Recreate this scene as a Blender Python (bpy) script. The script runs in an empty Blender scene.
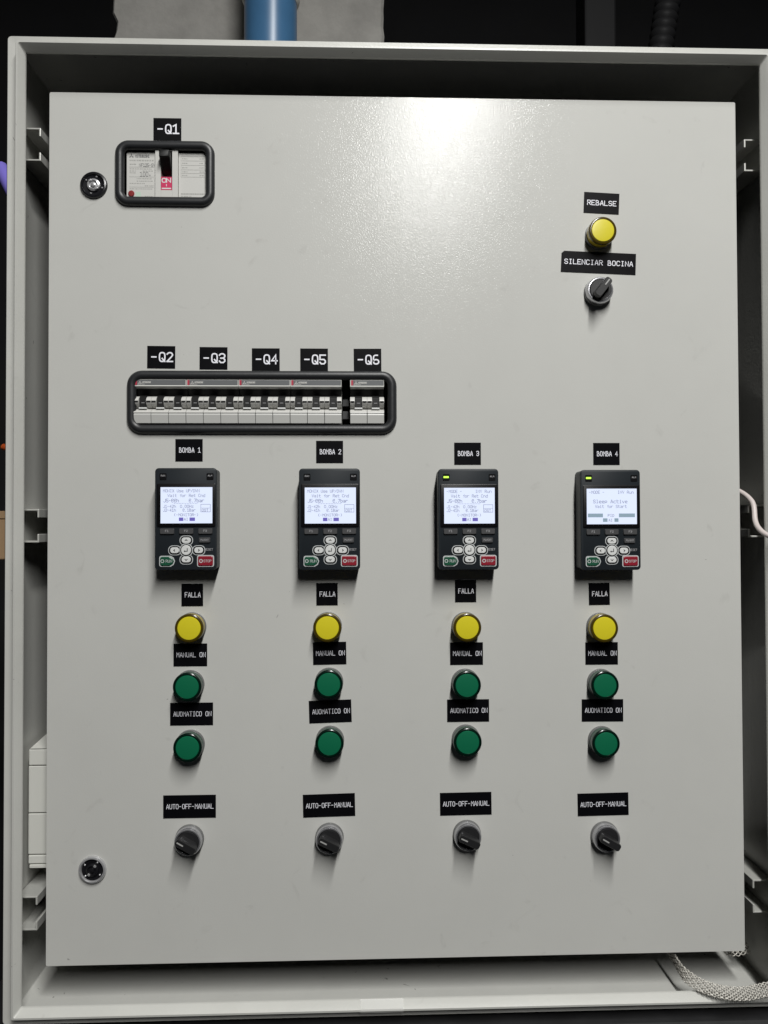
import bpy, bmesh, math, random
from mathutils import Matrix, Vector
random.seed(7)
S = 0.001                      # everything below is written in millimetres
sc = bpy.context.scene
COL = sc.collection

# ------------------------------------------------------------------ camera
cam_d = bpy.data.cameras.new('camera'); cam = bpy.data.objects.new('camera', cam_d); COL.objects.link(cam)
cam_d.sensor_fit = 'VERTICAL'; cam_d.sensor_height = 24.0; cam_d.lens = 769/1024*24
cam_d.clip_start = 0.02; cam_d.clip_end = 50
pitch, yaw, roll = 0.01757478, -0.03279245, 0.00339189
M = Matrix.Rotation(yaw, 3, 'Z') @ Matrix.Rotation(pitch, 3, 'X') @ Matrix.Rotation(roll, 3, 'Y')
R, F, U = M.col[0], M.col[1], M.col[2]
cam.matrix_world = Matrix(((R[0], U[0], -F[0], -0.03998), (R[1], U[1], -F[1], -0.76502), (R[2], U[2], -F[2], -0.00184), (0, 0, 0, 1)))
sc.camera = cam
# ------------------------------------------------------------------ world: a dim indoor room
w = bpy.data.worlds.new('World'); sc.world = w; w.use_nodes = True
bg = w.node_tree.nodes['Background']; bg.inputs[0].default_value = (0.80, 0.86, 1.0, 1); bg.inputs[1].default_value = 0.010
# ------------------------------------------------------------------ ceiling batten running towards the cabinet
ld = bpy.data.lights.new('batten_lamp', 'AREA'); ld.shape = 'RECTANGLE'; ld.size = 0.12; ld.size_y = 2.2
ld.energy = 99; ld.color = (1.0, 0.995, 0.972)
lo = bpy.data.objects.new('batten_lamp', ld); COL.objects.link(lo); lo.location = (0.27, -1.9, 1.5)
# ------------------------------------------------------------------ exposure
vs = sc.view_settings; vs.view_transform = 'Standard'; vs.look = 'None'; vs.exposure = 0; vs.gamma = 1; vs.use_curve_mapping = False

# ================================================================== materials
MATS = {}
def mat(name, col, rough=.5, metal=0., spec=.5, emit=None, es=1., coat=0., bump=None, var=None, alpha=1., rvar=None, trans=0.):
    if name in MATS: return MATS[name]
    m = bpy.data.materials.new(name); m.use_nodes = True; nt = m.node_tree; b = nt.nodes['Principled BSDF']
    b.inputs['Base Color'].default_value = (*col, 1); b.inputs['Roughness'].default_value = rough
    b.inputs['Metallic'].default_value = metal; b.inputs['Specular IOR Level'].default_value = spec
    b.inputs['Coat Weight'].default_value = coat; b.inputs['Coat Roughness'].default_value = .12
    b.inputs['Alpha'].default_value = alpha; b.inputs['Transmission Weight'].default_value = trans
    if emit: b.inputs['Emission Color'].default_value = (*emit, 1); b.inputs['Emission Strength'].default_value = es
    tc = nt.nodes.new('ShaderNodeTexCoord')
    def noise(scale, detail=2., rough_=.5):
        n = nt.nodes.new('ShaderNodeTexNoise'); n.inputs['Scale'].default_value = scale; n.inputs['Detail'].default_value = detail
        n.inputs['Roughness'].default_value = rough_; nt.links.new(tc.outputs['Object'], n.inputs['Vector']); return n
    if bump:
        n = noise(bump[0], bump[2] if len(bump) > 2 else 2.)
        bp = nt.nodes.new('ShaderNodeBump'); bp.inputs['Strength'].default_value = 1.; bp.inputs['Distance'].default_value = bump[1]
        nt.links.new(n.outputs['Fac'], bp.inputs['Height']); nt.links.new(bp.outputs['Normal'], b.inputs['Normal'])
    if var:
        n = noise(var[0], 5., .65); rp = nt.nodes.new('ShaderNodeValToRGB')
        rp.color_ramp.elements[0].position = .3; rp.color_ramp.elements[1].position = .7
        lo_, hi_ = [tuple(max(0, min(1, c*(1+k*var[1]))) for c in col) for k in (-1, 1)]
        rp.color_ramp.elements[0].color = (*lo_, 1); rp.color_ramp.elements[1].color = (*hi_, 1)
        nt.links.new(n.outputs['Fac'], rp.inputs['Fac']); nt.links.new(rp.outputs['Color'], b.inputs['Base Color'])
    if rvar:
        n = noise(rvar[0], 4.); mr = nt.nodes.new('ShaderNodeMapRange')
        mr.inputs['To Min'].default_value = rough-rvar[1]; mr.inputs['To Max'].default_value = rough+rvar[1]
        nt.links.new(n.outputs['Fac'], mr.inputs['Value']); nt.links.new(mr.outputs['Result'], b.inputs['Roughness'])
    MATS[name] = m; return m

POWDER = mat('door_powder_coat', (.52, .52, .495), .5, spec=.05, coat=.44, var=(7, .025))
def orange_peel(m, scale, dist, crough, base=.15):
    # the clear skin of the paint is rippled; the pigment below hardly so
    nt = m.node_tree; b = nt.nodes['Principled BSDF']; tc = nt.nodes.new('ShaderNodeTexCoord')
    n = nt.nodes.new('ShaderNodeTexNoise'); n.inputs['Scale'].default_value = scale; n.inputs['Detail'].default_value = 1.5; nt.links.new(tc.outputs['Object'], n.inputs['Vector'])
    for k, sock in ((1, 'Coat Normal'), (base, 'Normal')):
        bp = nt.nodes.new('ShaderNodeBump'); bp.inputs['Strength'].default_value = 1.; bp.inputs['Distance'].default_value = dist*k
        nt.links.new(n.outputs['Fac'], bp.inputs['Height']); nt.links.new(bp.outputs['Normal'], b.inputs[sock])
    b.inputs['Coat Roughness'].default_value = crough
orange_peel(POWDER, 680, .00016, .15, .35)
POWDER2 = mat('enclosure_powder_coat', (.52, .52, .49), .36, bump=(430, .00008, 1.), var=(9, .05))
def smudge(m):
    # faint fingermarks and scuffs on top of the paint colour
    nt = m.node_tree; b = nt.nodes['Principled BSDF']; src = b.inputs['Base Color'].links[0].from_socket
    tc = nt.nodes.new('ShaderNodeTexCoord'); n = nt.nodes.new('ShaderNodeTexNoise'); n.inputs['Scale'].default_value = 38; n.inputs['Detail'].default_value = 6
    n.inputs['Distortion'].default_value = 1.2; nt.links.new(tc.outputs['Object'], n.inputs['Vector'])
    r = nt.nodes.new('ShaderNodeValToRGB'); r.color_ramp.elements[0].position = .66; r.color_ramp.elements[1].position = .80
    r.color_ramp.elements[0].color = (0, 0, 0, 1); r.color_ramp.elements[1].color = (.22, .22, .22, 1)
    mx = nt.nodes.new('ShaderNodeMixRGB'); mx.inputs['Color2'].default_value = (.25, .24, .22, 1)
    nt.links.new(n.outputs['Fac'], r.inputs['Fac']); nt.links.new(r.outputs['Color'], mx.inputs['Fac'])
    nt.links.new(src, mx.inputs['Color1']); nt.links.new(mx.outputs['Color'], b.inputs['Base Color'])
smudge(POWDER); smudge(POWDER2)
def chips(m, scale, lo_, hi_, amt):
    # small knocks where the paint is scuffed to dark primer
    nt = m.node_tree; b = nt.nodes['Principled BSDF']; src = b.inputs['Base Color'].links[0].from_socket
    tc = nt.nodes.new('ShaderNodeTexCoord'); n = nt.nodes.new('ShaderNodeTexNoise'); n.inputs['Scale'].default_value = scale; n.inputs['Detail'].default_value = 3
    n.inputs['Distortion'].default_value = 2.; nt.links.new(tc.outputs['Object'], n.inputs['Vector'])
    r = nt.nodes.new('ShaderNodeValToRGB'); r.color_ramp.elements[0].position = lo_; r.color_ramp.elements[1].position = hi_
    r.color_ramp.elements[0].color = (0, 0, 0, 1); r.color_ramp.elements[1].color = (amt, amt, amt, 1)
    mx = nt.nodes.new('ShaderNodeMixRGB'); mx.inputs['Color2'].default_value = (.07, .065, .06, 1)
    nt.links.new(n.outputs['Fac'], r.inputs['Fac']); nt.links.new(r.outputs['Color'], mx.inputs['Fac'])
    nt.links.new(src, mx.inputs['Color1']); nt.links.new(mx.outputs['Color'], b.inputs['Base Color'])
chips(POWDER2, 70, .735, .76, .8); chips(POWDER, 55, .775, .79, .5)
RAIL = mat('zinc_rail', (.50, .50, .47), .4, metal=.25, var=(40, .08))
RUBBER = mat('black_rubber', (.018, .019, .021), .42, bump=(160, .0001))
BLACKL = mat('label_black', (.003, .003, .004), .40, spec=.10, rvar=(60, .08))
WHITEP = mat('label_print', (.84, .84, .90), .5)
KBODY = mat('keypad_body', (.014, .018, .022), .48, spec=.3, bump=(1500, .00002))
KSIDE = mat('keypad_side', (.028, .029, .030), .5)
KBEZ = mat('keypad_bezel', (.004, .004, .005), .35, spec=.25)
KBTN = mat('keypad_button', (.06, .06, .062), .4)
KWHITE = mat('keypad_white', (.66, .67, .66), .4)
KOUT = mat('keypad_outline', (.50, .52, .52), .45)
KDARK = mat('keypad_print_dark', (.03, .03, .03), .5)
KGREEN = mat('keypad_green', (.007, .075, .038), .38)
KRED = mat('keypad_red', (.24, .009, .022), .38)
KGREY = mat('keypad_print_grey', (.34, .34, .35), .5)
SCREEN = mat('lcd_screen', (.10, .11, .13), .35, spec=.2, emit=(.70, .77, .95), es=1.)
LCDT = mat('lcd_text', (.05, .05, .07), .4, spec=.2, emit=(.15, .17, .30), es=1.)
LCDP = mat('lcd_violet', (.05, .04, .12), .4, spec=.2, emit=(.12, .10, .38), es=1.)
LCDB = mat('lcd_bluegrey', (.05, .06, .07), .4, spec=.2, emit=(.23, .32, .39), es=1.)
LED = mat('led_lit', (.4, .8, .1), .3, emit=(.55, 1.0, .06), es=1.0)
LEDOFF = mat('led_off', (.006, .006, .007), .25)
YEL = mat('lens_yellow', (.64, .56, .02), .34, coat=.12, bump=(260, .00005))
YELB = mat('lens_yellow_body', (.50, .38, .02), .3)
YELR = mat('lens_yellow_rim', (.055, .038, .003), .2, spec=.5)
GRN = mat('lens_green', (.004, .125, .058), .34, coat=.12, bump=(260, .00005))
GRNB = mat('lens_green_body', (.004, .06, .03), .3)
GRNR = mat('lens_green_rim', (.001, .010, .006), .2, spec=.5)
BEZEL = mat('lamp_bezel', (.19, .19, .19), .42, metal=.4)
CHROME = mat('satin_chrome', (.50, .50, .52), .26, metal=.82)
CHROME2 = mat('lock_chrome', (.55, .55, .56), .30, metal=.6)
KNOB = mat('knob_black', (.014, .014, .015), .42, bump=(700, .00003))
MARK = mat('knob_mark', (.36, .36, .35), .5)
LOCKB = mat('lock_black', (.010, .010, .012), .25)
MCW = mat('breaker_white', (.60, .60, .57), .42)
MCG = mat('breaker_lower_grey', (.50, .50, .48), .40)
MCL = mat('breaker_light_plastic', (.56, .555, .53), .36)
MCBAND = mat('breaker_band', (.14, .145, .15), .32)
MCBLK = mat('breaker_black', (.008, .008, .008), .5, spec=.25)
MCRED = mat('breaker_red', (.42, .03, .06), .4)
PINK = mat('toggle_on_red', (.56, .028, .11), .4)
PRINT = mat('breaker_print', (.16, .16, .16), .6)
PRINTL = mat('breaker_print_light', (.36, .36, .34), .6)
PGREEN = mat('breaker_print_green', (.45, .58, .48), .6)
REDBTN = mat('trip_button_red', (.22, .02, .02), .35)
TIN = mat('tinned_copper', (.38, .365, .33), .5, metal=.3)
CABLEW = mat('cable_white', (.55, .49, .47), .38)
CABLEG = mat('cable_grey', (.30, .29, .27), .4)
DUCT = mat('duct_white', (.60, .60, .56), .5)
CONC = mat('concrete', (.27, .262, .245), .9, bump=(90, .0012, 5.), var=(14, .16))
BLUE = mat('blue_pvc', (.05, .14, .27), .34, var=(12, .1))
DARKM = mat('dark_metal', (.018, .018, .019), .6, var=(20, .3))
HOSE = mat('dark_hose', (.016, .016, .017), .55, spec=.15)
PURP = mat('cable_purple', (.22, .18, .65), .4)
ORNG = mat('cable_orange', (.75, .13, .03), .4)
BEIGE = mat('beige_paint', (.55, .36, .20), .6)
TAPE = mat('clear_tape', (.85, .85, .82), .15, alpha=.45)

# ================================================================== mesh helpers (mm)
class MB:
    def __init__(s): s.v = []; s.f = []
    def add(s, vs_, fs):
        o = len(s.v); s.v += [tuple(p) for p in vs_]; s.f += [tuple(i+o for i in f) for f in fs]; return s
    def box(s, x0, x1, y0, y1, z0, z1):
        x0, x1 = sorted((x0, x1)); y0, y1 = sorted((y0, y1)); z0, z1 = sorted((z0, z1))
        return s.add([(x, y, z) for x in (x0, x1) for y in (y0, y1) for z in (z0, z1)],
                     [(0, 1, 3, 2), (4, 6, 7, 5), (0, 4, 5, 1), (2, 3, 7, 6), (0, 2, 6, 4), (1, 5, 7, 3)])
    def loft(s, loops, cap0=False, cap1=False, close=False):
        n = len(loops[0]); vs_ = [p for l in loops for p in l]; fs = []
        m = len(loops)
        for k in range(m if close else m-1):
            a, b = k*n, ((k+1) % m)*n
            for i in range(n):
                j = (i+1) % n; fs.append((a+i, a+j, b+j, b+i))
        if cap0: fs.append(tuple(range(n))[::-1])
        if cap1: fs.append(tuple((m-1)*n+i for i in range(n)))
        return s.add(vs_, fs)
    def prism(s, poly, y0, y1):      # poly: (x,z) counter-clockwise seen from the viewer (-y); y0 nearest to the viewer
        return s.loft([[(x, y1, z) for x, z in poly], [(x, y0, z) for x, z in poly]], True, True)
    def xprism(s, prof, x0, x1):     # prof: (y,z) outline extruded along x
        return s.loft([[(x0, y, z) for y, z in prof], [(x1, y, z) for y, z in prof]], True, True)
    def lathe(s, prof, cx=0, cz=0, n=48, cap0=True, cap1=True):   # prof: (r, y)
        return s.loft([[(cx+r*math.cos(2*math.pi*i/n), y, cz+r*math.sin(2*math.pi*i/n)) for i in range(n)] for r, y in prof], cap0, cap1)
    def tube(s, path, r, n=10):
        path = [Vector(p) for p in path]; loops = []; up = Vector((0.13, .2, .97))
        for i, p in enumerate(path):
            t = (path[min(i+1, len(path)-1)]-path[max(i-1, 0)]).normalized()
            a = t.cross(up)
            if a.length < 1e-3: a = t.cross(Vector((1, 0, 0)))
            a.normalize(); b = t.cross(a)
            rr_ = r[i] if isinstance(r, (list, tuple)) else r
            loops.append([tuple(p+a*rr_*math.cos(2*math.pi*k/n)+b*rr_*math.sin(2*math.pi*k/n)) for k in range(n)])
        return s.loft(loops, True, True)
    def build(s, name, m, parent=None, smooth=False, bevel=0, loc=None, rot=None, seg=2):
        me = bpy.data.meshes.new(name); me.from_pydata([(x*S, y*S, z*S) for x, y, z in s.v], [], s.f)
        bm = bmesh.new(); bm.from_mesh(me); bmesh.ops.recalc_face_normals(bm, faces=bm.faces); bm.to_mesh(me); bm.free()
        me.materials.append(m); o = bpy.data.objects.new(name, me); COL.objects.link(o)
        if smooth:
            me.shade_smooth()
            try: me.set_sharp_from_angle(angle=math.radians(38))
            except Exception: pass
        if bevel:
            md = o.modifiers.new('bevel', 'BEVEL'); md.width = bevel*S; md.segments = seg; md.limit_method = 'ANGLE'; md.angle_limit = math.radians(35)
        if parent: o.parent = parent
        if loc: o.location = [c*S for c in loc]
        if rot: o.rotation_euler = rot
        return o

def rr(w_, h_, r, n=8, cx=0, cz=0):
    pts = []
    for qx, qz, a0 in ((1, -1, -90), (1, 1, 0), (-1, 1, 90), (-1, -1, 180)):
        for i in range(n+1):
            a = math.radians(a0+90*i/n); pts.append((cx+qx*(w_/2-r)+r*math.cos(a), cz+qz*(h_/2-r)+r*math.sin(a)))
    return pts
def tag(o, label, cat, group=None):
    o['label'] = label; o['category'] = cat
    if group: o['group'] = group
    return o
def thing(name, label, cat, x=0, z=0, y=0, rz=0., group=None):
    o = bpy.data.objects.new(name, None); COL.objects.link(o); o.empty_display_size = .01
    o.location = (x*S, y*S, z*S); o.rotation_euler = (0, rz, 0)
    return tag(o, label, cat, group)
def copy_tree(o, parent=None):
    c = o.copy(); COL.objects.link(c); c.parent = parent
    for ch in list(o.children): copy_tree(ch, c)
    return c
def spline(pts, n=10):
    pts = [Vector(p) for p in pts]; P = [2*pts[0]-pts[1]]+pts+[2*pts[-1]-pts[-2]]; out = []
    for i in range(1, len(P)-2):
        for k in range(n):
            t = k/n; a, b, c, d = P[i-1:i+3]
            out.append(.5*((2*b)+(c-a)*t+(2*a-5*b+4*c-d)*t*t+(3*b-a-3*c+d)*t**3))
    return out+[pts[-1]]

# ------------------------------------------------------------------ stroke lettering (grid 4 x 6)
GL = {'A': '00 14 26 34 40;12 32', 'B': '00 06 26 35 34 23 03;23 33 42 41 30 00', 'C': '~45 36 16 05 01 10 30 41', 'D': '~00 06 26 45 41 20 00',
 'E': '46 06 00 40;03 33', 'F': '46 06 00;03 33', 'G': '~45 36 16 05 01 10 30 41 43;43 23', 'H': '00 06;40 46;03 43', 'I': '16 36;26 20;10 30',
 'J': '~46 41 30 10 01', 'K': '00 06;46 03 40', 'L': '06 00 40', 'M': '00 06 23 46 40', 'N': '00 06 40 46', 'O': '~20 10 01 05 16 36 45 41 30 20',
 'P': '00 06 36 45 44 33 03', 'Q': '~20 10 01 05 16 36 45 41 30 20;22 40', 'R': '00 06 36 45 44 33 03;23 40', 'S': '~45 36 16 05 04 13 33 42 41 30 10 01',
 'T': '06 46;26 20', 'U': '~06 01 10 30 41 46', 'V': '06 20 46', 'W': '06 10 24 30 46', 'X': '06 40;00 46', 'Y': '06 23 46;23 20', 'Z': '06 46 00 40',
 '0': '~20 10 01 05 16 36 45 41 30 20', '1': '05 26 20;00 40', '2': '~05 16 36 45 44 00;00 40', '3': '~05 16 36 45 44 33 13;33 42 41 30 10 01',
 '4': '30 36 02 42', '5': '46 06 03 33 42 41 30 10 01', '6': '~36 16 05 01 10 30 41 42 33 13 02', '7': '06 46 10', '8': '~20 10 01 02 13 33 44 45 36 16 05 04 13 33 42 41 30 20',
 '9': '~41 30 10 01 05 16 36 45 44 33 13 04', '-': '03 33', '.': '10 20', '/': '00 46', '(': '~36 15 11 30', ')': '~16 35 31 10', '[': '36 16 10 30', ']': '16 36 30 10', ':': '21 22;24 25',
 'a': '~04 34 43 40 10 01 12 42', 'b': '06 00 30 42 34 04', 'c': '~44 14 03 01 10 40', 'd': '46 40 10 02 14 44', 'e': '~02 42 43 34 14 03 01 10 40', 'f': '46 35 30;14 44',
 'h': '06 00;04 34 43 40', 'i': '14 24 20;10 30;25 26', 'l': '16 26 20;10 30', 'n': '00 04;04 34 43 40', 'o': '~20 10 01 03 14 34 43 41 30 20', 'p': '04 00;04 34 43 42 31 01',
 'r': '00 04;03 14 44', 's': '44 14 03 12 32 41 30 00', 't': '16 11 20 40;04 44', 'u': '04 01 10 40 44', 'v': '04 20 44', 'x': '04 40;00 44', 'z': '04 44 00 40', ' ': ''}
def chaikin(p, k=2):
    for _ in range(k):
        q_ = [p[0]]
        for a, b in zip(p, p[1:]):
            q_ += [(a[0]*.75+b[0]*.25, a[1]*.75+b[1]*.25), (a[0]*.25+b[0]*.75, a[1]*.25+b[1]*.75)]
        p = q_+[p[-1]]
    return p
def text(mb, s_, x, zc, h, adv, wd, y, th, lean=0.):
    """letters of cap height h, one every adv, drawn as mitred ribbons of thickness th, standing proud at depth y"""
    k = 0
    for i, ch in enumerate(s_):
        for st in GL.get(ch, '').split(';'):
            if not st: continue
            sm = st[0] == '~'; pts = [(float(t[0]), float(t[1])) for t in st.lstrip('~').split()]
            if sm: pts = chaikin(pts, 2)
            pts = [(x+i*adv+p[0]/4*wd, zc-h/2+p[1]/6*h) for p in pts]
            closed = (Vector(pts[0])-Vector(pts[-1])).length < 1e-6
            if closed: pts = pts[:-1]
            n = len(pts); L_ = []; R_ = []
            for j in range(n):
                p = Vector(pts[j])
                d0 = (p-Vector(pts[j-1])).normalized() if (j > 0 or closed) else None
                d1 = (Vector(pts[(j+1) % n])-p).normalized() if (j < n-1 or closed) else None
                if d0 is None: d0 = d1
                if d1 is None: d1 = d0
                t = (d0+d1)
                t = t.normalized() if t.length > .2 else d0
                nn = Vector((-t.y, t.x)); c = max(.5, nn.dot(Vector((-d0.y, d0.x))))
                e = Vector((0, 0))
                if not closed and j == 0: e = -d1*th*.5
                if not closed and j == n-1: e = d0*th*.5
                L_.append(p+e+nn*th/2/c); R_.append(p+e-nn*th/2/c)
            yy = y-.012*(k % 7); k += 1
            vs_ = [(a.x, yy, a.y) for a in L_]+[(a.x, yy, a.y) for a in R_]
            mb.add(vs_, [(j, (j+1) % n, n+(j+1) % n, n+j) for j in range(n if closed else n-1)])
    return mb
def diamonds(mb, x, z, r, y):        # the maker's three-rhombus mark
    for a in (90, 210, 330):
        a = math.radians(a); d = Vector((math.cos(a), math.sin(a))); l = Vector((math.cos(a+math.pi/6), math.sin(a+math.pi/6))); q_ = Vector((math.cos(a-math.pi/6), math.sin(a-math.pi/6)))
        e = .58*r; P = [Vector((x, z)), Vector((x, z))+q_*e, Vector((x, z))+d*r, Vector((x, z))+l*e]
        mb.add([(p.x, y, p.y) for p in P], [(0, 1, 2, 3)])
    return mb

# ================================================================== the enclosure
enc = thing('electrical_enclosure', 'large light grey steel control cabinet shell with raised gutter rim around the door', 'cabinet', y=250)
EY = -250
def rect_loop(hx, hz, y, r=0.01, n=5): return [(a, y+EY, b) for a, b in rr(2*hx, 2*hz, r, n)]
rim = MB()
prof = [(379.6, 474.6, 30, 4), (379.6, 474.6, -15, 4), (378, 473, -17.5, 3.5), (369.6, 465.4, -16.6, 3), (367.6, 464, -7, 2.5), (367.0, 463.6, -26, 2.5), (365.8, 462.4, -28.3, 2.2),
        (364.0, 460.6, -28.4, 2), (360.2, 455.8, -21.6, 1.4), (359.8, 455.4, -20.6, 1.2), (359.8, 455.4, -18.6, 1.2), (360.8, 456.4, -17.6, 1.2), (373, 468.5, -15, 1.5), (373, 468.5, 244, 1.5)]
rim.loft([rect_loop(*p) for p in prof]).build('rim', POWDER2, enc, smooth=True)
MB().box(-378, -373.6, 30.5+EY, 250+EY, -473, 473).build('side_wall', POWDER2, enc)
MB().box(373.6, 378, 30.5+EY, 250+EY, -473, 473).build('side_wall', POWDER2, enc)
MB().box(-372, 372, 30.5+EY, 250+EY, 469.2, 473.3).build('top_wall', POWDER2, enc)
MB().box(-372, 372, 30.5+EY, 250+EY, -473.3, -469.2).build('floor_panel', POWDER2, enc)
MB().box(-372, 372, 245+EY, 250+EY, -467.5, 467.5).build('back_panel', POWDER2, enc)
MB().box(-348, 348, 62+EY, 66+EY, -456, 456).build('light_absorbing_plate', DARKM, enc)  # added dark plate that soaks up light entering through the door gap
# depthwise C rails on both side walls
def rail_mesh(sgn):
    m = MB(); t = 1.7; a = 372.2; b = 352.3
    pr = [(a, 16.4), (b, 16.4), (b, 8), (b+t, 8), (b+t, 16.4-t), (a-t, 16.4-t), (a-t, -16.4+t), (b+t, -16.4+t), (b+t, -8), (b, -8), (b, -16.4), (a, -16.4)]
    m.loft([[(sgn*x, y+EY, z) for x, z in pr] for y in (-3, 235)], True, True)
    return m
for sgn, zs in ((-1, (375, -1, -376.3)), (1, (373, 1.5, -373.4))):
    r0 = rail_mesh(sgn).build('mounting_rail', RAIL, enc, bevel=.5)
    r0.location.z = zs[0]*S
    for z in zs[1:]:
        c = r0.copy(); COL.objects.link(c); c.parent = enc; c.location.z = z*S

# ================================================================== inner door
door = thing('inner_door', 'light grey textured steel inner door carrying the pump controls', 'door', z=-428.7)
DZ = 428.7
MCCB = (-231.2, 348.0); MCBC = (-135.0, 120.6)
cu = bpy.data.curves.new('door_outline', 'CURVE'); cu.dimensions = '2D'; cu.fill_mode = 'BOTH'; cu.extrude = .0008; cu.resolution_u = 1
def sp(pts):
    s_ = cu.splines.new('POLY'); s_.points.add(len(pts)-1); s_.use_cyclic_u = True
    for p, (a, b) in zip(s_.points, pts): p.co = (a*S, b*S, 0, 1)
sp(rr(690, 857.4, 1.6, 4, 0, DZ)); sp(rr(88, 55, 9, 8, MCCB[0], MCCB[1]+DZ)); sp(rr(258, 53, 10, 8, MCBC[0], MCBC[1]+DZ))
tmp = bpy.data.objects.new('door_outline', cu); COL.objects.link(tmp)
dg = bpy.context.evaluated_depsgraph_get(); me = bpy.data.meshes.new_from_object(tmp.evaluated_get(dg)); bpy.data.objects.remove(tmp)
me.transform(Matrix.Translation((0, .0008, 0)) @ Matrix.Rotation(math.pi/2, 4, 'X')); me.materials.clear(); me.materials.append(POWDER); me.name = 'door_panel'
pan = bpy.data.objects.new('door_panel', me); COL.objects.link(pan); pan.parent = door
md = pan.modifiers.new('bevel', 'BEVEL'); md.width = .0005; md.segments = 2; md.limit_method = 'ANGLE'; md.angle_limit = math.radians(50)
# folded-back edges
f = MB(); fl = [[(a, y, b) for a, b in rr(2*hx, 2*hz, .8, 3, 0, DZ)] for hx, hz, y in ((344.9, 428.6, 1.7), (344.9, 428.6, 20), (343.2, 426.9, 20), (343.2, 426.9, 1.7))]
f.loft(fl, close=True).build('folded_edge', POWDER, door)
g_ = MB(); gl_ = [[(a, y, b) for a, b in rr(2*hx, 2*hz, .8, 3, 0, DZ)] for hx, hz, y in ((345.0, 428.7, 3.2), (346.2, 429.9, 5), (346.2, 429.9, 19), (345.0, 428.7, 20.5))]
g_.loft(gl_).build('bounce_blocker', RUBBER, door)  # added black band, stops the door edge bouncing light into the recess
# rubber edging round the two cut-outs
def edging(c, w_, h_, r):
    m = MB(); cs = []
    for k in range(14):
        a = 2*math.pi*k/14; o = 4.6*math.cos(a); y = -1.2+4.3*math.sin(a)*(1 if math.sin(a) > 0 else .95)
        cs.append([(p, y, q_) for p, q_ in rr(w_+2*o, h_+2*o, r+o, 10, c[0], c[1]+DZ)])
    return m.loft(cs, close=True)
edging(MCCB, 89, 56, 9).build('edge_trim', RUBBER, door, smooth=True)['label'] = 'black rubber edging around the main breaker window'
edging(MCBC, 257, 53.5, 10.5).build('edge_trim', RUBBER, door, smooth=True)['label'] = 'black rubber edging around the row of small breakers'
def lock(x, z, dark, ang):
    m = MB(); m.lathe([(13.4, 0), (13.4, -1.2), (12.6, -2.6), (11.2, -3.0), (10.6, -2.2), (10.2, -.3)], x, z+DZ, 48, True, False)
    b = m.build('door_lock', LOCKB if dark else CHROME2, door, smooth=True)
    b['label'] = 'black quarter turn lock beside the main breaker' if dark else 'chrome rimmed quarter turn lock at the lower left'
    MB().lathe([(10.6, -.2), (10.3, -1.0), (7.2, -.7), (6.8, -.25)], x, z+DZ, 40, True, True).build('lock_cup', LOCKB, b, smooth=True)
    k = MB().lathe([(6.4, -.3), (6.1, -2.2), (4.4, -3.0), (4.0, -1.6), (2.2, -1.5), (2.0, -3.1), (1.2, -3.4)], 0, 0, 32, True, True)
    k.build('lock_core', CHROME2 if dark else LOCKB, b, smooth=True, loc=(x, 0, z+DZ))
    g = MB()
    for s_ in (-1, 1): g.prism(rr(2.0, 2.6, .6, 3, s_*5.0, 0), -3.4, -2.0)
    g.build('key_wing', CHROME2, b, bevel=.2, loc=(x, 0, z+DZ), rot=(0, ang, 0))
    n = MB()
    for a in (20, 95, 200, 290):
        n.lathe([(.85, -.6), (.85, -1.5), (.4, -1.9)], x+8.7*math.cos(math.radians(a+math.degrees(ang))), z+DZ+8.7*math.sin(math.radians(a+math.degrees(ang))), 12)
    n.build('lock_pin', CHROME2, b, smooth=True)
lock(-301.2, 335.9, True, .9); lock(-300.3, -336.3, False, 2.2)

# ================================================================== adhesive labels
def sticker(name_text, x, z, w_, h_, label, ch, adv, wd, x0, th, rz=0., chip=False, group=None):
    t = thing('adhesive_label', label, 'label', x, z, 0, rz, group)
    poly = [(-w_/2, -h_/2), (w_/2, -h_/2), (w_/2, h_/2), (-w_/2, h_/2)]
    if chip: poly = poly[:3]+[(-w_/2+3, h_/2), (-w_/2+.3, h_/2-2.4)]
    MB().prism(poly, -.35, -.03).build('backing', BLACKL, t)
    text(MB(), name_text, -w_/2+x0, 0.2, ch, adv, wd, -.40, th).build('lettering', WHITEP, t)
    return t
for n, x, z, rz in ((1, -229.2, 393.0, 0), (2, -234.9, 165.4, .008), (3, -183.5, 164.5, .005), (4, -131.9, 163.5, 0), (5, -84.0, 163.5, 0), (6, -30.8, 163.5, -.006)):
    sticker('-Q%d' % n, x, z, 27.5, 22.3, 'square black label lettered -Q%d in large white type' % n, 8.7, 7.5, 5.3, 4.6, 1.35, rz, group='breaker number labels')
sticker('REBALSE', 206.3, 323.4, 36.0, 21.3, 'black label lettered REBALSE above the uppermost yellow lamp', 4.6, 4.35, 3.1, 3.7, .68, .045)
sticker('SILENCIAR BOCINA', 202.7, 262.7, 76.3, 21.6, 'long black label lettered SILENCIAR BOCINA with a clipped corner', 4.6, 4.42, 3.1, 3.7, .68, .036, True)
COLN = ('BOMBA 1', 'BOMBA 2', 'BOMBA 3', 'BOMBA 4')
COLW = ('leftmost pump', 'second pump', 'third pump', 'rightmost pump')
for i, (x, z) in enumerate(((-207.5, 73.2), (-68.8, 71.5), (68.9, 69.7), (209.2, 69.4))):
    sticker(COLN[i], x, z, 26.8, 22.2, 'black label lettered %s above the %s keypad' % (COLN[i], COLW[i]), 4.5, 3.08, 2.1, 4.0, .60, group='pump number labels')
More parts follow.
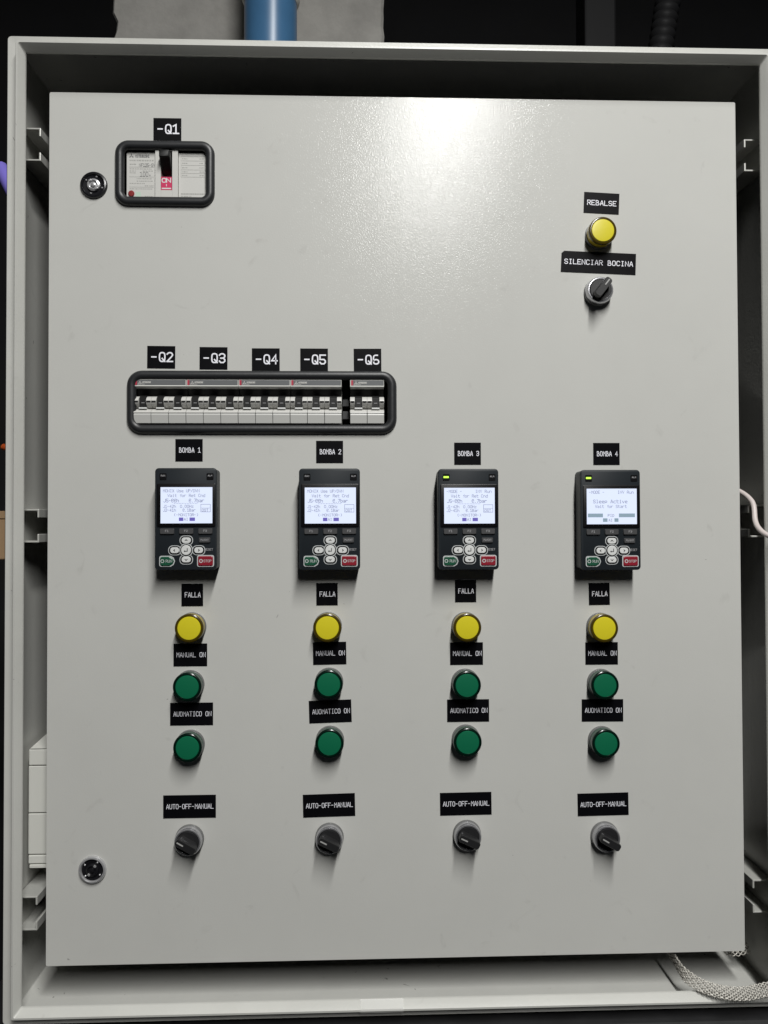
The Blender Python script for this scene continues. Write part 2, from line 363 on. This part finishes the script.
for i, (x, z, rz) in enumerate(((-204.2, -69.6, 0), (-71.7, -69.7, -.004), (66.2, -67.5, 0), (200.7, -71.1, -.012))):
    sticker('FALLA', x, z, 21.2, 22.2, 'small black label lettered FALLA in the %s column' % COLW[i], 4.5, 3.2, 2.2, 3.6, .62, rz, group='FALLA labels')
for i, (x, z, rz) in enumerate(((-206.0, -128.5, 0), (-69.2, -128.1, -.012), (66.8, -129.6, 0), (202.6, -130.6, 0))):
    sticker('MANUAL ON', x, z, 32.9, 22.3, 'black label lettered MANUAL ON in the %s column' % COLW[i], 4.4, 3.22, 2.3, 3.2, .47, rz, group='MANUAL ON labels')
for i, (x, z, rz) in enumerate(((-204.7, -186.4, 0), (-68.7, -185.4, -.026), (68.1, -186.1, 0), (203.0, -187.4, .006))):
    sticker('AUOMATICO ON', x, z, 41.9, 22.2, 'black label lettered AUOMATICO ON in the %s column' % COLW[i], 4.4, 3.12, 2.25, 3.5, .46, rz, group='AUOMATICO ON labels')
for i, (x, z, rz) in enumerate(((-206.6, -276.7, 0), (-70.1, -277.6, -.02), (65.3, -278.1, -.008), (202.8, -280.7, -.012))):
    sticker('AUTO-OFF-MANUAL', x, z, 51.3, 22.4, 'wide black label lettered AUTO-OFF-MANUAL in the %s column' % COLW[i], 4.4, 3.1, 2.25, 3.2, .48, rz, group='AUTO-OFF-MANUAL labels')

# ================================================================== pilot lamps
def make_lamp(face, body, ringm):
    t = thing('pilot_lamp', 'x', 'lamp')
    MB().lathe([(14.0, -.05), (14.0, -2.4), (13.6, -3.4), (12.9, -3.5)]).build('bezel', BEZEL, t, smooth=True)
    l = MB().lathe([(12.8, -3.55), (13.5, -5), (13.8, -11.6), (13.1, -12.2)]).build('lens', body, t, smooth=True)
    MB().lathe([(13.82, -11.4), (13.95, -12.8), (13.7, -13.9), (12.9, -14.5), (11.7, -14.5), (11.15, -13.8)], n=64, cap0=False, cap1=False).build('lens_rim', ringm, l, smooth=True)
    MB().lathe([(11.4, -13.4), (11.3, -14.2), (10.9, -14.7), (8, -15.0), (.6, -15.1)], n=64).build('lens_face', face, l, smooth=True)
    return t
protoY = make_lamp(YEL, YELB, YELR); protoG = make_lamp(GRN, GRNB, GRNR)
spots = [(203.1, 290.3, 'Y', 'yellow lamp under the REBALSE label')]
for c, x, z in ((0, -204.3, -100.6), (1, -70.9, -101.3), (2, 65.8, -102.1), (3, 201.2, -103.8)):
    spots.append((x, z, 'Y', 'yellow lamp under the FALLA label in the %s column' % COLW[c]))
for c, x, z in ((0, -206.1, -157.2), (1, -69.7, -156.1), (2, 65.2, -158.4), (3, 201.4, -159.8)):
    spots.append((x, z, 'G', 'green lamp under the MANUAL ON label in the %s column' % COLW[c]))
for c, x, z in ((0, -205.7, -215.6), (1, -69.0, -213.3), (2, 65.6, -213.7), (3, 201.9, -216.8)):
    spots.append((x, z, 'G', 'green lamp under the AUOMATICO ON label in the %s column' % COLW[c]))
usedp = set()
for x, z, k, lb in spots:
    p = protoY if k == 'Y' else protoG
    o = p if k not in usedp else copy_tree(p); usedp.add(k)
    o.location = (x*S, 0, z*S); o.rotation_euler = (0, random.uniform(-3, 3), 0)
    tag(o, 'round '+lb, 'lamp', 'yellow pilot lamps' if k == 'Y' else 'green pilot lamps')

# ================================================================== selector switches
def make_selector():
    t = thing('selector_switch', 'x', 'switch')
    MB().lathe([(14.0, -.05), (14.0, -2.2), (13.6, -3.4), (13.2, -3.5)]).build('collar', BEZEL, t, smooth=True)
    MB().lathe([(13.3, -3.5), (13.4, -7.6), (13.1, -9.4), (12.4, -10.4), (11.4, -10.5), (10.9, -10.0), (10.8, -8.6)]).build('bezel', CHROME, t, smooth=True)
    k = MB().lathe([(10.7, -8.4), (10.7, -10.2), (10.2, -11.0), (.5, -11.1)]).build('knob', KNOB, t, smooth=True)
    fin = MB()
    fin.loft([[(a, y, b) for a, b in rr(w_, h_, rd, 5)] for w_, h_, rd, y in ((19.5, 8.8, 3.2, -10.6), (20.6, 8.0, 2.8, -15), (21.4, 7.4, 2.6, -20.2), (20.4, 6.4, 2.2, -21.0))], True, True)
    g = fin.build('handle', KNOB, k, smooth=True)
    MB().prism(rr(7.0, 1.2, .4, 3, -5.6, 0), -21.25, -20.95).build('pointer_mark', MARK, g)
    return t
ps = make_selector()
for i, (x, z, a, lb) in enumerate(((201.5, 232.4, 128, 'black rotary selector knob under the SILENCIAR BOCINA label'),
        (-206.4, -307.9, 30, None), (-69.7, -308.5, 27, None), (66.2, -307.9, 25, None), (203.8, -311.5, 30, None))):
    o = ps if i == 0 else copy_tree(ps)
    o.location = (x*S, 0, z*S); o.rotation_euler = (0, math.radians(a), 0)
    tag(o, lb or 'black rotary selector knob under the AUTO-OFF-MANUAL label in the %s column' % COLW[i-1], 'switch', 'rotary selector switches')

# ================================================================== drive keypads
KW, KH, KD = 58.9, 98.0, 21.5
kq = lambda X: (X-301.5)*.1444          # study crop of the first keypad -> mm on its front
kr = lambda Y: (554-Y)*.1444
def keypad(idx, x, z, lines, led, label):
    t = thing('drive_keypad', label, 'keypad', x, z, 0, 0, 'pump drive keypads')
    b = MB()
    b.loft([[(p, y, q_) for p, q_ in rr(KW+dw, KH+dw, r, 5)] for dw, y, r in ((-1.5, -.05, 3.2), (-1.0, -1, 3.4), (-1.0, -KD+3.4, 3.4), (0, -KD+3.0, 3.6), (0, -KD+.9, 3.6), (-.6, -KD+.25, 3.3), (-1.6, -KD, 2.8))], True, True)
    body = b.build('body', KBODY, t, smooth=True)
    MB().box(KW/2-.7, KW/2-.2, -13, -8, -8, 12).build('side_clip', KSIDE, body)
    y = -KD
    bz = MB().loft([[(p, yy, q_) for p, q_ in rr(w_, h_, 1.2, 4, kq(305), kr(463))] for w_, h_, yy in ((55.8, 41.6, y-.03), (55.8, 41.6, y-.5), (55.0, 40.8, y-.7))], True, True).build('screen_bezel', KBEZ, t, smooth=True)
    sx0, sx1, sz1, sz0 = kq(137), kq(478), kr(343), kr(583)
    s_ = MB().box(sx0, sx1, y-.95, y-.72, sz0, sz1).build('screen', SCREEN, t)
    tx = MB(); vio = MB(); W = sx1-sx0; H = sz1-sz0; yt = y-1.0
    for (st, fx, fz, h, adv, big) in lines:
        text(tx, st, sx0+fx*W, sz1-fz*H, h, adv, adv*.72, yt, .34 if not big else .42)
    if idx < 3:
        for a in range(15): vio_x = sx0+W*(.26+a*.031); tx.box(vio_x, vio_x+W*.016, yt-.05, yt, sz1-H*.455, sz1-H*.443)
        fx0, fx1 = sx0+W*.775, sx0+W*.965; zt, zm, zb = sz1-H*.47, sz1-H*.575, sz1-H*.69
        for a, b_ in ((zt, zt-.35), (zb, zb+.35), (zm, zm-.25)): tx.box(fx0, fx1, yt-.06, yt, a, b_)
        for a, b_ in ((fx0, fx0+.35), (fx1, fx1-.35)): tx.box(a, b_, yt-.07, yt, zb, zt)
        vio.box(sx0+W*.355, sx0+W*.44, yt-.05, yt, sz1-H*.84, sz1-H*.935); vio.box(sx0+W*.56, sx0+W*.665, yt-.05, yt, sz1-H*.84, sz1-H*.935)
    else:
        for a, b_ in ((.02, .32), (.64, .96)): vio.box(sx0+W*a, sx0+W*b_, yt-.05, yt, sz1-H*.70, sz1-H*.805)
        for a, b_ in ((.32, .41), (.55, .63)): vio.box(sx0+W*a, sx0+W*b_, yt-.05, yt, sz1-H*.835, sz1-H*.935)
    tx.build('screen_text', LCDT, s_); vio.build('screen_bar', LCDB if idx == 3 else LCDP, s_)
    # indicator windows
    for cx, lit, cap in ((152, led, 'RUN'), (462, False, 'ALM')):
        wn = MB().prism(rr(6.6, 6.4, .8, 3, kq(cx), kr(272)), y-.35, y-.02).build('indicator_window', LEDOFF, t)
        m_ = MB()
        if lit: m_.box(kq(cx)-2.6, kq(cx)+2.4, y-.62, y-.38, kr(272)-.7, kr(272)+1.1)
        else: text(m_, cap, kq(cx)-2.0, kr(266), 1.3, 1.45, 1.0, y-.42, .3)
        m_.build('indicator_light', LED if lit else KGREY, wn)
    # function keys
    for cx, cp in ((180, 'F1'), (306, 'F2'), (432, 'F3')):
        k = MB().loft([[(p, yy, q_) for p, q_ in rr(13.6-d, 5.4-d, .9, 3, kq(cx), kr(636))] for d, yy in ((0, y-.02), (0, y-.9), (.8, y-1.5))], True, True).build('function_key', KBTN, t, smooth=True)
        text(MB(), cp, kq(cx)-1.6, kr(633), 1.8, 1.8, 1.2, y-1.55, .32).build('key_print', KGREY, k)
    k = MB().loft([[(p, yy, q_) for p, q_ in rr(11-d, 5-d, .9, 3, kq(427), kr(695))] for d, yy in ((0, y-.02), (0, y-.9), (.8, y-1.5))], True, True).build('monitor_key', KBTN, t, smooth=True)
    text(MB(), 'PU/EXT', kq(427)-3.6, kr(693), 1.5, 1.3, .9, y-1.55, .26).build('key_print', KGREY, k)
    text(MB(), 'RESET', kq(428), kr(757), 1.9, 1.6, 1.1, y-.05, .28).build('key_legend', KGREY, t)
    # navigation cross
    for cx, cz, w_, h_, r, gl in ((306, 696, 10.4, 7.0, 3.3, 'u'), (306, 824, 10.4, 7.0, 3.3, 'd'), (230, 762, 10.0, 7.2, 3.4, 'l'), (388, 762, 10.0, 7.2, 3.4, 'r')):
        X, Z = kq(cx), kr(cz)
        k = MB().prism(rr(w_+2.4, h_+2.2, r+.8, 5, X, Z), y-.40, y-.02).build('arrow_key', KOUT, t)
        MB().prism(rr(w_+1.0, h_+.9, r+.3, 5, X, Z), y-.55, y-.42).build('key_gap', KBEZ, k)
        MB().loft([[(p, yy, q_) for p, q_ in rr(w_-d, h_-d, r-d/2, 5, X, Z)] for d, yy in ((1.5, y-.56), (1.5, y-.9), (2.2, y-1.2))], True, True).build('key_cap', KWHITE, k, smooth=True)
        c, s2 = {'u': (0, 1), 'd': (0, -1), 'l': (-1, 0), 'r': (1, 0)}[gl]
        tip = (X+c*1.4, Z+s2*1.2); b1 = (X-c*.5-s2*1.9, Z-s2*.7-c*1.5); b2 = (X-c*.5+s2*1.9, Z-s2*.7+c*1.5); nt = (X-c*.1, Z-s2*.1)
        MB().add([(p[0], y-1.26, p[1]) for p in (tip, b1, nt, b2)], [(0, 1, 2), (0, 2, 3)]).build('arrow_print', KDARK, k)
    X, Z = kq(306), kr(761)
    k = MB().lathe([(6.5, y-.65), (6.5, y-.62), (6.5, y-.8)], X, Z, 36).build('enter_key', KOUT, t, smooth=False)
    MB().lathe([(5.7, y-.82), (5.7, y-.9)], X, Z, 36).build('key_gap', KBEZ, k)
    MB().lathe([(4.8, y-.92), (4.8, y-1.5), (4.4, y-1.9), (.4, y-1.95)], X, Z, 36).build('key_cap', KWHITE, k, smooth=True)
    ar = MB(); ar.box(X+.9, X+1.6, y-2.02, y-1.98, Z-1.3, Z+2); ar.box(X-1, X+.88, y-2.02, y-1.98, Z-1.3, Z-.6)
    ar.add([(X-2.2, y-2.0, Z-.95), (X-.9, y-2.0, Z-2.0), (X-.9, y-2.0, Z+.1)], [(0, 1, 2)]); ar.build('arrow_print', KDARK, k)
    # run / stop
    def shape(g):
        x0, x1, z0, z1 = kq(128)-g+1, kq(232)+g-1, kr(870)-g+1, kr(798)+g-1; c = 1.8; zm = (z0+z1)/2
        return [(x0+c, z0), (x1-4.2, z0), (x1-1.3, z0+1.8), (x1, zm), (x1-1.3, z1-1.8), (x1-4.2, z1), (x0+c, z1), (x0+.5, z1-.6), (x0, z1-c), (x0, z0+c), (x0+.5, z0+.6)]
    k = MB().prism(shape(1), y-.40, y-.02).build('run_key', KOUT, t)
    MB().loft([[(p, yy, q_) for p, q_ in shape(g)] for g, yy in ((.1, y-.42), (.1, y-.9), (-.5, y-1.3))], True, True).build('key_cap', KGREEN, k)
    pr = text(MB(), 'RUN', kq(173), kr(833), 2.4, 2.1, 1.6, y-1.36, .34)
    pr.add([(kq(150)+1.9*math.cos(a*math.pi/3), y-1.34, kr(833)+1.9*math.sin(a*math.pi/3)) for a in range(6)]+[(kq(150)+1.2*math.cos(a*math.pi/3), y-1.34, kr(833)+1.2*math.sin(a*math.pi/3)) for a in range(6)], [(a, (a+1) % 6, 6+(a+1) % 6, 6+a) for a in range(6)])
    pr.build('key_print', KOUT, k)
    X, Z = kq(433), kr(833)
    k = MB().prism(rr(16.2, 11.2, 1.9, 4, X, Z), y-.40, y-.02).build('stop_key', KOUT, t)
    MB().loft([[(p, yy, q_) for p, q_ in rr(14.2-d, 9.2-d, 1.4, 4, X, Z)] for d, yy in ((0, y-.42), (0, y-.9), (1.2, y-1.3))], True, True).build('key_cap', KRED, k)
    pr = text(MB(), 'STOP', X-1.6, Z, 2.2, 1.9, 1.4, y-1.36, .32)
    pr.add([(X-4.2+1.9*math.cos(a*math.pi/4+.39), y-1.34, Z+1.9*math.sin(a*math.pi/4+.39)) for a in range(8)]+[(X-4.2+1.1*math.cos(a*math.pi/4+.39), y-1.34, Z+1.1*math.sin(a*math.pi/4+.39)) for a in range(8)], [(a, (a+1) % 8, 8+(a+1) % 8, 8+a) for a in range(8)])
    pr.build('key_print', KOUT, k)
    return t
mid = [('Wait for Ret Cnd', .14, .23, 2.7, 2.25, 0), ('J5-99h', .06, .37, 3.1, 2.5, 1), ('9.7bar', .55, .37, 3.1, 2.5, 1), ('J1-42h', .05, .53, 2.6, 2.1, 0), ('0.00Hz', .38, .53, 2.6, 2.2, 0),
       ('J2-41h', .05, .635, 2.6, 2.1, 0), ('9.1Bar', .43, .635, 2.6, 2.1, 0), ('(-MONITOR-)', .26, .765, 2.4, 2.15, 0), ('AI', .455, .888, 2.4, 2.1, 0), ('OST', .80, .637, 2.4, 2.2, 0)]
up = [('MONIX Use UP/DWN', .05, .10, 2.7, 2.2, 0)]
inv = [('-MODE -', .05, .10, 2.7, 2.2, 0), ('INV Run', .62, .10, 2.7, 2.3, 0)]
k4 = inv+[('Sleep Active', .13, .36, 3.2, 2.85, 1), ('Wait for Start', .17, .50, 2.7, 2.25, 0), ('PID', .42, .755, 2.4, 2.2, 0), ('AI', .435, .888, 2.4, 2.1, 0)]
KX = ((-205.9, 5.1), (-68.2, 4.5), (66.5, 4.0), (206.0, 2.9))
for i in range(4):
    keypad(i, KX[i][0], KX[i][1], (up+mid, up+mid, inv+mid, k4)[i], i >= 2,
           ('leftmost dark drive keypad, under the BOMBA 1 label, indicator unlit', 'second dark drive keypad from the left, indicator unlit, under BOMBA 2',
            'dark drive keypad under the BOMBA 3 label, green indicator lit', 'dark drive keypad under the BOMBA 4 label, screen reading Sleep Active')[i])

# ================================================================== main moulded case breaker behind the first window
br = thing('moulded_case_breaker', 'light grey main breaker with black toggle and red ON tag under the -Q1 label', 'breaker', -229.8, 347.2, -6)
MB().box(-45, 45, 40, 95, -65, 65).build('base', MCBLK, br)
MB().box(-40.1, -11.2, 7.5, 39.5, -23.4, 23.6).build('left_cover', MCL, br, bevel=.6)
MB().box(11.3, 40.1, 7.5, 39.5, -23.4, 23.6).build('right_cover', MCL, br, bevel=.6)
cc = MB()
for a in ((-11.1, -5.6, -24, 25.2), (5.6, 11.2, -24, 25.2), (-5.55, 5.55, -24, -15.6), (-5.55, 5.55, 23.6, 25.2)): cc.box(a[0], a[1], 4.6, 39.5, a[2], a[3])
cc.build('toggle_cover', MCL, br, bevel=.25)
MB().box(-5.5, 5.5, 12, 30, -15.5, 23.5).build('toggle_slot', MCBLK, br)
tg = MB().loft([[(p, yy, q_) for p, q_ in rr(w_, h_, 1.4, 4, 0, zc)] for w_, h_, zc, yy in ((9.6, 17, 10, 11.9), (9.6, 14, 12, 4), (10.6, 8.5, 16.6, -2), (10.2, 7.5, 16.8, -4.2), (8.6, 6, 16.8, -5))], True, True).build('toggle', MCBLK, br, smooth=True)
pk = MB().box(-5.3, 5.3, 4.9, 11.9, -15.4, -2.3).build('on_tag', PINK, br)
pp = text(MB(), 'ON', -4.3, -5.8, 3.8, 4.5, 3.9, 4.84, .95); pp.box(-.35, .35, 4.80, 4.86, -11.8, -9.5); pp.box(-4.6, 4.6, 4.80, 4.86, -14.5, -13.3); pp.build('tag_print', KWHITE, pk)
pr = MB(); yb = 7.42
diamonds(pr, -35.2, 19.3, 2.7, yb); text(pr, 'MITSUBISHI', -31.2, 19.4, 2.5, 1.4, 1.1, yb, .55)
text(pr, 'NF125-SV', -27.5, 10.4, 3.0, 2.0, 1.5, yb, .42); text(pr, '100', -26.6, 1.3, 4.4, 2.9, 2.0, yb, .50); text(pr, 'A', -17.6, .2, 1.8, 1.6, 1.2, yb, .3)
pr.build('rating_print', PRINT, br)
p2 = MB(); rnd = random.Random(3)
def tiny(mb, x0, x1, z, h=.9, gap=.35):
    x = x0
    while x < x1-.6:
        w_ = rnd.uniform(.7, 2.4); e = min(x+w_, x1); mb.box(x, e, yb-.03, yb, z-h/2, z+h/2); x = e+rnd.uniform(gap, gap*2.5)
tiny(p2, -37, -13, 15.1, 1.2); tiny(p2, -37, -30, 11.2, 1.0)
for z, a, b_ in ((6.6, -37, -15), (4.4, -37, -31), (4.6, -24, -14), (2.6, -37, -31), (-3.2, -30, -14), (-5.6, -30, -13.5), (-8.0, -37, -22), (-10.3, -22, -13.5), (-13.4, -37, -13.5), (-20.8, -22, -13.5)): tiny(p2, a, b_, z, .7)
for z in (8.2, -1.6, -11.8): p2.box(-37.5, -13, yb-.03, yb, z, z+.28)
for z in (19.5, 15.0, 10.5, 6.0, 2.4, -1.2): p2.box(13.5, 37.5, yb-.03, yb, z, z+.28)
for x in (13.5, 37.2): p2.box(x, x+.28, yb-.05, yb, -1.2, 19.5)
for z in (17.3, 12.8, 8.3, 4.2, .6): tiny(p2, 14.6, 20, z, .8); tiny(p2, 32, 36.5, z, .8)
tiny(p2, 13.5, 37.5, -18.0, 1.2, .15); tiny(p2, 13.5, 24, -20.4, .8); tiny(p2, -6, 4, 0, 0.01)
p2.build('fine_print', PRINTL, br)
MB().box(-31, -26, yb-.05, yb, -22, -16.5).build('approval_mark', PGREEN, br)
MB().lathe([(3.1, 7.4), (3.1, 6.9), (2.6, 6.4), (.3, 6.3)], -35.2, -18.4, 28).build('trip_button', REDBTN, br, smooth=True)

# ================================================================== small breakers behind the long window
TOP = 21.9; P = 17.0
def mcb(n, x, z, label):
    W = n*P; t = thing('miniature_breaker', label, 'breaker', x, z, -8, 0, 'small breakers in the long window')
    x0 = -W/2
    MB().box(x0+.15, x0+W-.15, 22, 62, -42, 42).build('case', MCW, t, bevel=.4)
    hd = MB().xprism([(21.8, TOP), (6, TOP), (5.2, TOP-.8), (5.2, TOP-6.2), (4.4, TOP-7.0), (5.6, TOP-8.2), (12, TOP-8.4), (21.8, TOP-8.4)], x0+.2, x0+W-.2).build('header', MCW, t, bevel=.25)
    bd = MB().box(x0+1.2, x0+W-.6, 4.95, 5.15, TOP-6.0, TOP-.9).build('name_band', MCBAND, t)
    MB().box(x0+1.2, x0+3.2, 4.75, 4.93, TOP-6.0, TOP-.9).build('red_chip', MCRED, t)
    lg = MB(); diamonds(lg, x0+6.0, TOP-3.6, 1.9, 4.85); text(lg, 'MITSUBISHI', x0+8.4, TOP-3.3, 1.4, .85, .62, 4.85, .36); text(lg, 'ELECTRIC', x0+4.0, TOP-5.3, .9, .9, .6, 4.85, .2)
    lg.build('maker_mark', MCL, bd)
    MB().xprism([(15, TOP-8.5), (12.5, TOP-8.5), (17, TOP-15.4), (17, TOP-29), (20, TOP-29)], x0+.3, x0+W-.3).build('toggle_well', MCBLK, t)
    # white half-pillars between the toggles, rounded towards the front
    def pillar(xa, xb):
        q_ = MB(); cz = TOP-22.2; pf = [(16.8, TOP-15.6)]
        for k in range(9):
            a = math.radians(78-156*k/8); pf.append((16.8-12.6*math.cos(a), cz+6.5*math.sin(a)))
        pf += [(16.8, TOP-28.8)]
        return q_.xprism(pf, xa, xb)
    edges = [(x0+.2, x0+4.7)]+[(x0+k*P-4.9, x0+k*P-.12) for k in range(1, n)]+[(x0+k*P+.12, x0+k*P+4.9) for k in range(1, n)]+[(x0+W-4.7, x0+W-.2)]
    for a, b_ in edges:
        pl = pillar(a, b_).build('pillar', MCL, t, smooth=True)
        MB().box(a+.3, b_-.3, 3.9, 6, TOP-22.9, TOP-21.6).build('pillar_slot', MCBLK, pl)
    for k in range(n):
        c = x0+(k+.5)*P
        tg_ = MB().xprism([(16.9, TOP-16), (10, TOP-15.6), (7.4, TOP-18), (6.6, TOP-27.4), (16.9, TOP-28.4)], c-3.6, c+3.6).build('toggle', MCBLK, t, bevel=.3)
        MB().box(c-1.6, c+1.6, 6.6, 6.85, TOP-23.6, TOP-23.1).build('toggle_print', KGREY, tg_)
        MB().box(c-3.9, c+3.9, 5.4, 16.8, TOP-29.4, TOP-27.9).build('stop_ledge', KWHITE, t, bevel=.2)
        MB().xprism([(21.8, TOP-29.5), (8.5, TOP-29.5), (3.6, TOP-32.4), (3.2, TOP-33.6), (21.8, TOP-33.6)], c-P/2+.12, c+P/2-.12).build('shoulder', MCL, t, bevel=.3)
        MB().xprism([(21.8, TOP-33.75), (4.0, TOP-33.75), (3.4, TOP-35.6), (4.6, TOP-43.8), (21.8, TOP-43.8)], c-P/2+.22, c+P/2-.22).build('terminal_cover', MCG, t, bevel=.35)
    return t
for nm, n, x in (('-Q2', 3, -235.4), ('-Q3', 3, -184.3), ('-Q4', 3, -133.2), ('-Q5', 3, -82.1), ('-Q6', 2, -31.4)):
    mcb(n, x, 121.4, '%s pole light grey breaker under the %s label' % ('three' if n == 3 else 'two', nm))
cl = thing('rail_clip', 'dark plastic clip in the gap between the last two small breakers', 'clip', -53.0, 122)
MB().box(-3.3, 3.3, 14, 40, -3, 4).build('upper_block', KSIDE, cl, bevel=.5); MB().box(-3.3, 3.3, 14, 40, -16, -8).build('lower_block', KSIDE, cl, bevel=.5); MB().box(-2.2, 2.2, 26, 44, -30, 30).build('stem', MCBLK, cl)

# ================================================================== things inside and around the cabinet
du = thing('wiring_duct', 'white plastic wiring duct on the inner left side of the cabinet', 'duct', -360.5, -338, 14)
for a, b_, o in ((2.5, 10.5, .5), (11.5, 51.5, 0), (52.5, 98.5, .2), (99.5, 115, .7)):
    MB().box(-8+o, 30, 0-o, 60, a, b_).build('duct_section', DUCT, du, bevel=.7)
MB().box(-6, 30, -1.5, 60, -1.5, 1.6).build('duct_foot', DUCT, du, bevel=.4)
MB().xprism([(-1, 116), (60, 122), (60, 116)], -6, 30).build('duct_lid', DUCT, du)

def cable(name, pts, r, m, label, n=12): return tag(MB().tube(spline(pts, n), r, 12).build(name, m, None, smooth=True), label, 'cable')
cable('white_cable', [(325, 60, 20), (335, 30, 37), (346.5, 12, 34), (354.5, -6, 21), (351.5, -18, 1), (351, -29, -8), (356, -37, -13.5), (364, -38, -14), (376, -33, -12), (392, -20, -9)], 2.5, CABLEW, 'pale cable looping out over the right rim of the cabinet')
cable('thin_wire', [(185, 60, -415), (205, 40, -436), (228, 34, -444.5), (243, 36, -442), (252, 50, -425)], 1.5, CABLEG, 'thin grey wire sagging below the door, left of its neighbour')
cable('thin_wire', [(236, 70, -415), (250, 55, -440), (275, 50, -450), (300, 52, -446), (318, 70, -420)], 1.4, CABLEG, 'thin grey wire sagging below the door near the braided strap')

def braid(path, halfw, nst, r, per):
    m = MB(); path = [Vector(p) for p in path]; N = len(path); T = [(path[min(i+1, N-1)]-path[max(i-1, 0)]).normalized() for i in range(N)]
    d = [0]
    for a, b_ in zip(path, path[1:]): d.append(d[-1]+(b_-a).length)
    side = [Vector((0, .55, .83))]*N
    side = [(s_-t*s_.dot(t)).normalized() for s_, t in zip(side, T)]; nor = [t.cross(s_).normalized() for s_, t in zip(side, T)]
    for k in range(nst):
        for dr in (1, -1):
            pts = []
            for i in range(N):
                ph = (d[i]/per*dr+k/nst) % 1.0; tri = 4*abs(ph-.5)-1; top = 1 if ph < .5 else -1
                wv = math.sin((d[i]/per*nst*2+k)*math.pi)*dr*.35
                pts.append(path[i]+side[i]*tri*halfw+nor[i]*(top*.5+wv)*(1-.55*abs(tri)**3))
            m.tube(pts, r, 5)
    return m
bp = spline([(276, 45, -432), (277, 20, -438), (277.5, -4, -442.5), (281, -15, -445), (292, -24, -448.5), (309, -31, -450.5), (327, -33.5, -450.5), (341, -34, -448), (356, -34, -445.5), (385, -30, -446)], 30)
tag(braid(bp, 5.8, 9, .64, 38).build('braided_strap', TIN, None, smooth=True), 'tinned braided earthing strap over the lower right corner of the rim', 'strap')
bp2 = spline([(335, 60, -400), (336, 46, -425), (339, 36, -442), (350, 34, -447), (366, 34, -444)], 14)
tag(braid(bp2, 5.5, 6, .55, 30).build('braided_strap', TIN, None, smooth=True), 'short braided strap hanging inside below the right corner of the door', 'strap')
tape = MB(); tape.add([(x, y-.25, z+.2) for y, z in ((-21.6, -454.6), (-28.5, -460.0), (-28.9, -461.6), (-27.8, -463.6)) for x in (-40+z*.0, 1)], [(0, 1, 3, 2), (2, 3, 5, 4), (4, 5, 7, 6)])
tape = tape.build('clear_tape', TAPE); md = tape.modifiers.new('thickness', 'SOLIDIFY'); md.thickness = .0002; md.offset = 0
tag(tape, 'strip of clear tape stuck on the bottom rim', 'tape')

# ---- behind the cabinet
bw = MB().box(-2500, 2500, 1000, 1060, -1500, 2500).build('dark_backdrop', mat('backdrop_black', (.006, .006, .007), .9, var=(5, .4))); bw['kind'] = 'structure'  # added near-black backdrop, keeps the background dark despite the ambient light
cm = MB(); rnd = random.Random(11); N = 46; loops = []
base = [(-410, 400), (0, 400), (0, 700), (-410, 700)]
for i in range(N):
    z = 440+i*14; j = [rnd.uniform(-1.3, 1.3) for _ in range(4)]
    if z in range(740, 770): j[0] += 5
    loops.append([(-410+j[0], 402+j[1]*.3, z), (-407+j[0], 398, z), (-4+j[1], 398, z), (j[1], 402, z), (0, 700, z), (-410, 700, z)])
cm.loft(loops, True, True); tag(cm.build('concrete_column', CONC), 'rough grey concrete column rising behind the cabinet top', 'column')
pipe = thing('blue_pipe', 'vertical blue plastic water pipe in front of the concrete column', 'pipe', -162, 480, 310)
MB().tube([(0, 0, z) for z in (-300, 400)], 36.8, 48).build('pipe_run', BLUE, pipe, smooth=True)
MB().tube([(0, 0, z) for z in (252, 258, 380, 384)], [37.5, 40.5, 40.5, 38], 48).build('pipe_coupling', DUCT, pipe, smooth=True)
hs = MB(); path = spline([(455, 560, 480), (475, 555, 700), (500, 545, 900), (530, 540, 1050)], 40)
hs.tube(path, [21+1.6*math.sin(i*2.1) for i in range(len(path))], 20); tag(hs.build('corrugated_hose', HOSE, smooth=True), 'dark corrugated hose leaning up behind the cabinet at the right', 'hose')
tag(MB().box(372, 430, 600, 660, 480, 1050).build('dark_conduit', HOSE, bevel=4), 'dark square conduit beside the corrugated hose', 'conduit')
cable('purple_cable', [(-480, 190, 440), (-435, 150, 372), (-400, 130, 330), (-380, 140, 296)], 9, PURP, 'violet cable passing behind the left edge of the cabinet')
cable('orange_cable', [(-470, 180, 95), (-430, 160, 84), (-395, 140, 76), (-380, 160, 60)], 4, ORNG, 'orange cable passing behind the left edge of the cabinet')
jb = thing('beige_box', 'beige box behind the left edge of the cabinet', 'box', -440, -45, 260)
MB().box(-120, 20, 0, 80, 0, 62).build('case', BEIGE, jb, bevel=2); MB().box(-120, 20, -2, -.2, 54, 64).build('lid', BEIGE, jb, bevel=.5)
pb = thing('plinth', 'dark steel plinth under the cabinet', 'plinth', 0, -540, 120)
MB().box(-420, 420, -150, 150, 0, 60).build('beam', DARKM, pb, bevel=3); MB().box(-420, 420, -156, -151, 34, 52).build('lip', DARKM, pb, bevel=1)

# the unused helper meshes of the loops above leave nothing behind
for me_ in list(bpy.data.meshes):
    if me_.users == 0: bpy.data.meshes.remove(me_)
